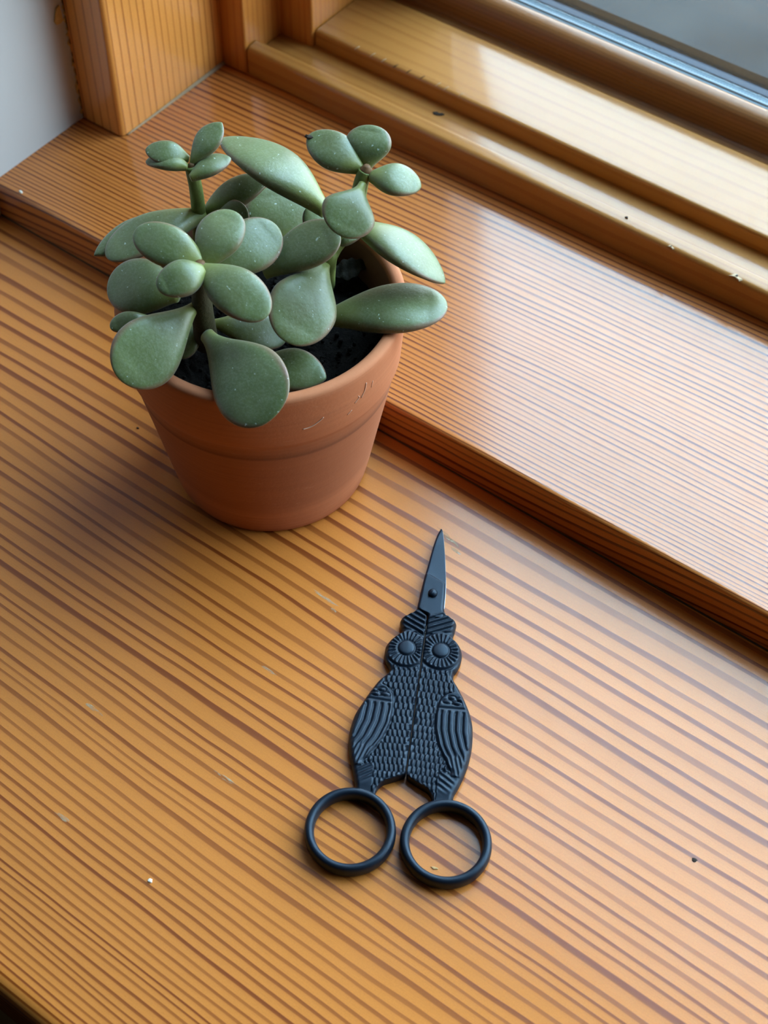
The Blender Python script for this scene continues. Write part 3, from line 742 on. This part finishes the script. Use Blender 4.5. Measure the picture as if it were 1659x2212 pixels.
# base point, tip point, upper face direction, width, thickness, widest at, neck, petiole, tip roundness, bow   (mm)
LEAVES = [
    ((-4.2, -16.1, 85), (-20.5, -20.3, 90), (0.365, -0.421, 0.83), 10.3, 3.4, 0.52, 0.5, 0.35, 0.5, 0.8),
    ((-3.7, -16.1, 84), (-5.1, -1.6, 91), (0.101, -0.424, 0.9), 12, 3.2, 0.56, 0.6, 0.25, 0.5, 1.2),
    ((-1.2, -18.1, 86), (-6.4, -29, 86), (0.385, -0.182, 0.905), 9.1, 3.6, 0.48, 0.5, 0.35, 0.5, 0.8),
    ((-2.7, -17, 85), (18.2, -18.7, 83), (0.064, -0.314, 0.947), 12.1, 4, 0.55, 0.55, 0.3, 0.48, 0.9),
    ((-3.8, -17.7, 74), (-5.3, -46.6, 71), (0.647, -0.111, 0.754), 16.6, 4, 0.7, 1.05, 0.14, 0.52, 1.2),
    ((-0.7, -20.2, 66), (31.9, -32.5, 71), (-0.304, -0.467, 0.83), 19.5, 4.2, 0.69, 1.05, 0.2, 0.42, 1.6),
    ((-4.3, -13.1, 79), (1.4, 6.4, 84), (0.35, -0.327, 0.878), 13.6, 3.4, 0.6, 0.7, 0.18, 0.5, 0.8),
    ((-11.4, -17.4, 72), (-30, -23.3, 70), (0.064, -0.491, 0.869), 14.8, 3.6, 0.56, 0.6, 0.3, 0.5, 0.8),
    ((-13.7, -25.3, 69), (-19.2, -34.4, 69), (0.361, -0.218, 0.907), 5.3, 3, 0.6, 0.7, 0.2, 0.5, 0.5),
    ((-8.7, -14.8, 62), (-6.6, -24.4, 58), (0.145, -0.354, 0.924), 6, 3, 0.6, 0.7, 0.3, 0.5, 0.5),
    ((10.7, -14.3, 58), (28, -9.3, 60), (0.003, -0.382, 0.924), 11.5, 3.6, 0.5, 0.6, 0.4, 0.7, 0.8),
    ((-5.4, -13.3, 62), (8.7, -0.8, 56), (0.492, -0.145, 0.858), 9.9, 3.4, 0.6, 0.7, 0.2, 0.5, 0.5),
    ((11.4, 12.7, 74), (18.9, -12.8, 70), (0.436, -0.013, 0.9), 17.3, 4.2, 0.62, 1.15, 0.17, 0.48, 1.5),
    ((1.6, 0, 74), (14.4, 14.2, 84), (-0.131, -0.49, 0.862), 13.2, 3.6, 0.66, 0.7, 0.4, 0.42, 0.8),
    ((17.9, 5.6, 63), (41.7, 23, 68), (-0.131, -0.105, 0.986), 16.8, 5, 0.62, 0.6, 0.3, 0.5, 0.8),
    ((13.7, 22.8, 79), (38.9, 25.7, 72), (0.221, 0.316, 0.923), 14.8, 4.2, 0.5, 0.6, 0.3, 0.75, 1.6),
    ((5.3, 20.6, 81), (-28.1, 19.9, 88), (0.198, 0.189, 0.962), 15.8, 4.6, 0.52, 0.65, 0.22, 0.72, 2.4),
    ((16.9, 20.3, 96), (21, 5.9, 92), (0.447, -0.12, 0.887), 13.4, 3.2, 0.62, 1.3, 0.15, 0.5, 0.8),
    ((14.9, 23.2, 97), (-0.6, 21.7, 101), (0.265, -0.283, 0.922), 10.1, 3.4, 0.52, 0.6, 0.22, 0.58, 0.9),
    ((15, 24.3, 97), (11.9, 31.4, 104), (0.184, -0.647, 0.74), 11.4, 3, 0.58, 0.7, 0.2, 0.5, 0.8),
    ((17.3, 22.5, 97), (28.8, 27.9, 96), (0.139, -0.116, 0.984), 9.5, 3.2, 0.52, 0.6, 0.25, 0.58, 0.9),
    ((-9.5, 21.3, 60), (-18.1, 28.8, 72), (0.588, -0.425, 0.688), 18.5, 3.6, 0.6, 0.7, 0.3, 0.5, 0.8),
    ((4.9, 22.8, 70), (-1.6, 21.3, 78), (0.776, -0.257, 0.576), 7.4, 3, 0.6, 0.7, 0.2, 0.6, 0.5),
    ((-24.9, 8, 73), (-15.2, 23.5, 80), (0.105, -0.462, 0.881), 8.3, 3.8, 0.52, 0.6, 0.28, 0.72, 1.5),
    ((12.1, 14, 78), (17.1, 19.8, 80), (0.056, -0.371, 0.927), 2.7, 2.2, 0.5, 0.7, 0.3, 0.8, 0.5),
    ((-25.3, 5.2, 92), (-34, -0.6, 95), (0.443, -0.21, 0.872), 6.5, 2.2, 0.5, 0.6, 0.25, 0.6, 0.8),
    ((-23.8, 3.1, 92), (-33.4, -1.8, 92), (0.035, -0.07, 0.997), 5.7, 2.4, 0.5, 0.6, 0.3, 0.6, 0.8),
    ((-23.6, 3.7, 92), (-22.2, 14.8, 99), (-0.015, -0.533, 0.846), 7.3, 2.2, 0.6, 0.7, 0.15, 0.75, 0.6),
    ((-21.6, 1.2, 91), (-16.6, 11.1, 93), (0.039, -0.218, 0.975), 6.2, 2.4, 0.55, 0.6, 0.3, 0.65, 0.6),
    ((-24.2, 7.3, 74), (-34.2, -18.7, 72), (-0.016, -0.07, 0.997), 13, 4.2, 0.62, 0.7, 0.3, 0.5, 1.8),
    ((-29.7, 5.3, 70), (-39.1, -18.6, 70), (0.026, -0.01, 1), 11, 4, 0.5, 0.6, 0.3, 0.85, 1.5),
    ((-19.8, 7.3, 70), (-13.6, 12.1, 78), (-0.093, -0.82, 0.565), 9.6, 3, 0.6, 0.7, 0.3, 0.5, 0.5),
]
for (B, Tp, N, w, th, mp, k, pet, te, bd) in LEAVES:
    leaf(B, Tp, N, w, th, mp, k, pet, te, bd)
STEMS = [
    ('A', [(-5, -16.2, 58), (-3.5, -17.8, 66), (-2.6, -18.6, 75), (-3.4, -17.1, 84)], 2.6),
    ('B', [(4.5, 21, 55), (11.4, 13, 73), (12.2, 14.4, 77), (13.5, 18.3, 81), (14.3, 21.5, 88), (15.6, 21.6, 95), (16.1, 22.6, 98)], 2),
    ('C', [(-28.5, 9.2, 55), (-25.2, 6.5, 70), (-24.9, 6.2, 75), (-22.7, 3.8, 86), (-23.6, 3.8, 92)], 1.8),
]
for n_, pts, r in STEMS:
    rad = [r*(1.25 - 0.4*i/(len(pts)-1))/1e3 for i in range(len(pts))]
    o = tube('stem', [tuple(c/1e3 for c in q) for q in pts], rad, STEM_BROWN if n_ == 'A' else STEM_GREEN, plant)
bud = tube('bud', [(0.0160, 0.0226, 0.0972), (0.0162, 0.0228, 0.0984), (0.0163, 0.0229, 0.0996)], [0.0017, 0.0015, 0.0006], BUD, plant, seg=12, sub=4)
tube('bud', [(-0.0234, 0.0038, 0.0915), (-0.0233, 0.0040, 0.0930)], [0.0013, 0.0006], BUD, plant, seg=12, sub=4)
tube('bud', [(-0.0034, -0.0171, 0.0840), (-0.0033, -0.0170, 0.0868)], [0.0021, 0.0011], BUD, plant, seg=12, sub=4)
# ================================================================== small things lying about
def chip(name, pts, z, h, mat, parent=None, jag=0.0):
    """a small irregular flake: outline (mm), base height, thickness"""
    n = len(pts); cx = sum(p[0] for p in pts)/n; cy = sum(p[1] for p in pts)/n
    v = [(x/1e3, y/1e3, z/1e3) for x, y in pts] + [((cx + (x-cx)*0.8)/1e3, (cy + (y-cy)*0.8)/1e3, (z + h*random.uniform(0.6, 1.1))/1e3) for x, y in pts] + [(cx/1e3, cy/1e3, (z + h*1.1)/1e3)]
    f = [tuple(range(n))[::-1]]
    for i in range(n):
        k = (i+1) % n
        f += [(i, k, n+k, n+i), (n+i, n+k, 2*n)]
    return link(name, pydata(name, v, f), mat, parent, False)
def blob(cx, cy, rx, ry, rot=0.0, n=9, j=0.3):
    out = []
    for i in range(n):
        a = 2*math.pi*i/n; k = 1 + random.uniform(-j, j)
        x, y = rx*k*math.cos(a), ry*k*math.sin(a)
        out.append((cx + x*math.cos(rot) - y*math.sin(rot), cy + x*math.sin(rot) + y*math.cos(rot)))
    return out
WHITE = plain('white_crumb', (0.75, 0.70, 0.60), 0.8, 0.2)
DARKB = plain('dark_fleck', (0.035, 0.025, 0.018), 0.8, 0.2, noise_amt=0.5, nscale=900)
MAR = plain('worn_varnish', (0.50, 0.36, 0.22), 0.75, 0.2, noise_amt=0.35, nscale=900)
def scuff_mat():
    t = NT('scuffed_varnish')
    tc = t.node('ShaderNodeTexCoord').outputs['Object']
    mp = t.node('ShaderNodeMapping', {'Vector': tc, 'Scale': (260.0, 1500.0, 1.0)}).outputs[0]
    a = t.ramp(t.noise(mp, 1.0, 4.0, 0.7), [(0.40, 0.0), (0.72, 1.0)])
    p = t.node('ShaderNodeBsdfPrincipled', {'Base Color': (0.52, 0.37, 0.22, 1), 'Roughness': 0.75})
    tr = t.node('ShaderNodeBsdfTransparent'); mx = t.node('ShaderNodeMixShader'); t.put(mx.inputs[0], t.m('MULTIPLY', a, 0.75))
    t.t.links.new(tr.outputs[0], mx.inputs[1]); t.t.links.new(p.outputs[0], mx.inputs[2]); t.t.links.new(mx.outputs[0], t.out.inputs['Surface'])
    return t.mat
SCUFF = scuff_mat()
SPLINTER = plain('raw_splinter', (0.46, 0.28, 0.12), 0.8, 0.2, noise_amt=0.3, nscale=900)
tag(chip('crumb', blob(58.2, -118.0, 0.62, 0.5), 0.0, 0.5, WHITE), 'tiny white crumb on the shelf left of the lower scissors ring', 'crumb')
tag(chip('crumb', blob(-126.5, 28.9, 0.65, 0.45), H*1e3, 0.5, WHITE), 'tiny white crumb near the left end of the raised sill board', 'crumb')
tag(chip('dirt_fleck', blob(-38.5, -15.2, 0.42, 0.3), 0.0, 0.25, DARKB), 'tiny dark fleck on the shelf left of the terracotta pot', 'fleck')
tag(chip('dirt_flake', [(-40.1, 137.0), (-39.2, 136.2), (-37.9, 136.3), (-36.6, 137.2), (-35.9, 138.4), (-36.9, 138.6), (-37.6, 137.7), (-38.9, 137.9)], 20.0, 0.4, DARKB), 'dark ragged flake lying in the channel between the window beads', 'flake')
tag(chip('dirt_fleck', blob(41.2, 125.6, 0.55, 0.4), 25.0, 0.25, DARKB), 'tiny dark speck on the top edge of the front window bead', 'fleck')
tag(chip('dirt_fleck', blob(159.1, -36.6, 0.7, 0.5), 0.0, 0.3, DARKB), 'dark fleck on the shelf at the far right of the scissors', 'fleck')
tag(chip('wood_sliver', [(109.2, -75.7), (110.2, -75.9), (111.1, -75.2), (110.9, -74.9), (109.8, -75.2)], 0.0, 0.3, SPLINTER), 'pale wood sliver on the shelf inside the right scissors ring', 'sliver')
# curled dry leaf on the soil
def dry_leaf():
    o = leaf((2.4, 25.0, 54.6), (10.2, 32.4, 56.8), (0.3, -0.5, 0.8), 5.6, 0.9, 0.45, 0.8, 0.12, 0.9, 0.9, cup=1.2)
    o.name = 'dry_leaf'; o.data.name = 'dry_leaf'; o.data.materials.clear(); o.data.materials.append(DRY)
    o.parent = None; o.matrix_basis = Matrix.Identity(4)
    for v in o.data.vertices: v.co.z += 0.0006*math.sin(v.co.x*2100)*math.cos(v.co.y*1700)
    tag(o, 'shrivelled dark dry leaf lying on the soil at the back of the pot', 'leaf')
dry_leaf()
# dried brown tips of two leaves
for (x, y, z, s) in ((0.2, 20.9, 101.3, 1.0),):
    o = chip('dried_tip', blob(x, y, 1.2*s, 0.6*s, 0.4, 8, 0.35), z, 0.5, DARKB, plant)
# worn places in the shelf's varnish, along the grain
shelf = bpy.data.objects['trim_1']
for (x, y, a, b, r) in ((57.2, 6.9, 3.8, 0.7, -0.25), (61.5, 4.4, 2.2, 0.4, -0.1), (42.5, -29.8, 4.2, 0.5, -0.03), (46.5, -31.5, 1.0, 0.35, 0.0), (44.4, -56.5, 2.6, 0.35, 0.0), (15.5, -92.0, 3.4, 0.55, 0.0), (30.3, -118.4, 2.2, 0.5, 0.0), (55.5, -87.0, 3.6, 0.4, 0.02)):
    o = chip('worn_patch', blob(x, y, a, b, r, 14, 0.35), 0.01, 0.02, SCUFF, shelf)
    o['label'] = 'pale worn patch in the varnish'
# nicks along the rail's front edge and in the front bead
for (x, dy) in ((-77.0, 0), (-70.4, .2), (-65.6, 0), (-60.5, -.2), (-55.2, .2), (-49.6, .2), (-43.2, 0.3), (-39.9, .2), (-34.0, 0.3)):
    y = 143.2 + dy
    tube('nick', [((x)/1e3, (y - 0.7)/1e3, 0.02565), ((x + 0.5)/1e3, (y + 0.1)/1e3, 0.0262), ((x + 0.9)/1e3, (y + 1.2)/1e3, 0.0263)], [0.00008, 0.00016, 0.00006], MAR if x > -48 or x < -64 else DARKB, win, seg=6, sub=4)
for (x, y, s) in ((80.6, 123.0, 1.0), (58.5, 122.7, 0.55)):
    o = chip('gouge', [(x - 2.0*s, y - 0.6*s), (x - 0.2*s, y - 0.3*s), (x + 1.6*s, y - 0.9*s), (x + 2.4*s, y + 0.2*s), (x + 0.5*s, y + 0.5*s), (x - 0.2*s, y + 1.6*s), (x - 1.2*s, y + 1.0*s)], 24.35, 0.35, MAR, win)
    chip('gouge', [(x - 0.4*s, y + 0.1*s), (x + 0.5*s, y - 0.1*s), (x + 0.3*s, y + 0.9*s), (x - 0.2*s, y + 1.0*s)], 24.7, 0.12, DARKB, win)
# ragged torn paint and paper where wall and casing meet
def ragged(name, y0, amp, z0, z1, n, mat, xo, thick, skip=0.0):
    v = []; f = []
    for i in range(n + 1):
        z = z0 + (z1 - z0)*i/n
        w = amp*(0.25 + 0.75*random.random())
        if random.random() < skip: w = 0.05
        b = len(v)
        v += [(XW + xo, y0, z), (XW + xo, y0 - w*1e-3, z + random.uniform(-2e-4, 2e-4)), (XW + xo + thick, y0 - w*1e-3, z), (XW + xo + thick, y0, z)]
        if i: f += [(b-4+k, b-4+(k+1) % 4, b+(k+1) % 4, b+k) for k in range(4)]
    return link(name, pydata(name, v, f), mat, None, False)
PAPER = plain('torn_yellow_paper', (0.50, 0.34, 0.14), 0.85, 0.1, noise_amt=0.3, nscale=700)
o = ragged('trim_8', 0.0691, 1.0, H + 0.002, 0.16, 150, PAPER, 0.0001, 0.0003, 0.35); structure(o, 'ragged torn edge of paint between the plaster and the casing')
o = ragged('trim_9', 0.0691, 0.55, H + 0.001, 0.16, 120, GAP, 0.0004, 0.0003, 0.5); structure(o, 'dark crack between the plaster and the casing')
fl = [(65.0, 55.6), (65.9, 57.6), (67.3, 58.1), (67.9, 52.4), (66.6, 52.0), (64.8, 52.4), (64.3, 53.8)]
v = [(XW + 0.0001, y/1e3, z/1e3) for y, z in fl] + [(XW + 0.0006, y/1e3, z/1e3) for y, z in fl]; n = len(fl)
o = link('paint_flake', pydata('paint_flake', v, [tuple(range(n)), tuple(range(n, 2*n))] + [(i, (i+1) % n, n + (i+1) % n, n + i) for i in range(n)]), PAPER, None, False)
tag(o, 'yellow flake of torn paint stuck to the plaster beside the casing', 'flake')
# chalky scratches on the pot's collar
def scratch(pts, r=0.00016):
    P = []
    for (ang, z) in pts:
        rad = 36.75 + (z - 56)*0.055 + 0.02
        P.append((rad*math.cos(ang)/1e3, rad*math.sin(ang)/1e3, z/1e3))
    o = tube('scratch', P, r, CHALK, plant, seg=6, sub=4); o['label'] = 'pale chalky scratch'
scratch([(-0.62, 53.2), (-0.56, 53.4), (-0.50, 54.6), (-0.47, 55.6)])
scratch([(-0.16, 55.5), (-0.13, 57.5), (-0.12, 60.0)])
scratch([(-0.22, 55.0), (-0.18, 56.2), (-0.19, 57.0)], 0.00012)
scratch([(-0.28, 52.0), (-0.24, 53.0)], 0.0001)
scratch([(-0.06, 56.5), (-0.05, 58.6)], 0.0001)
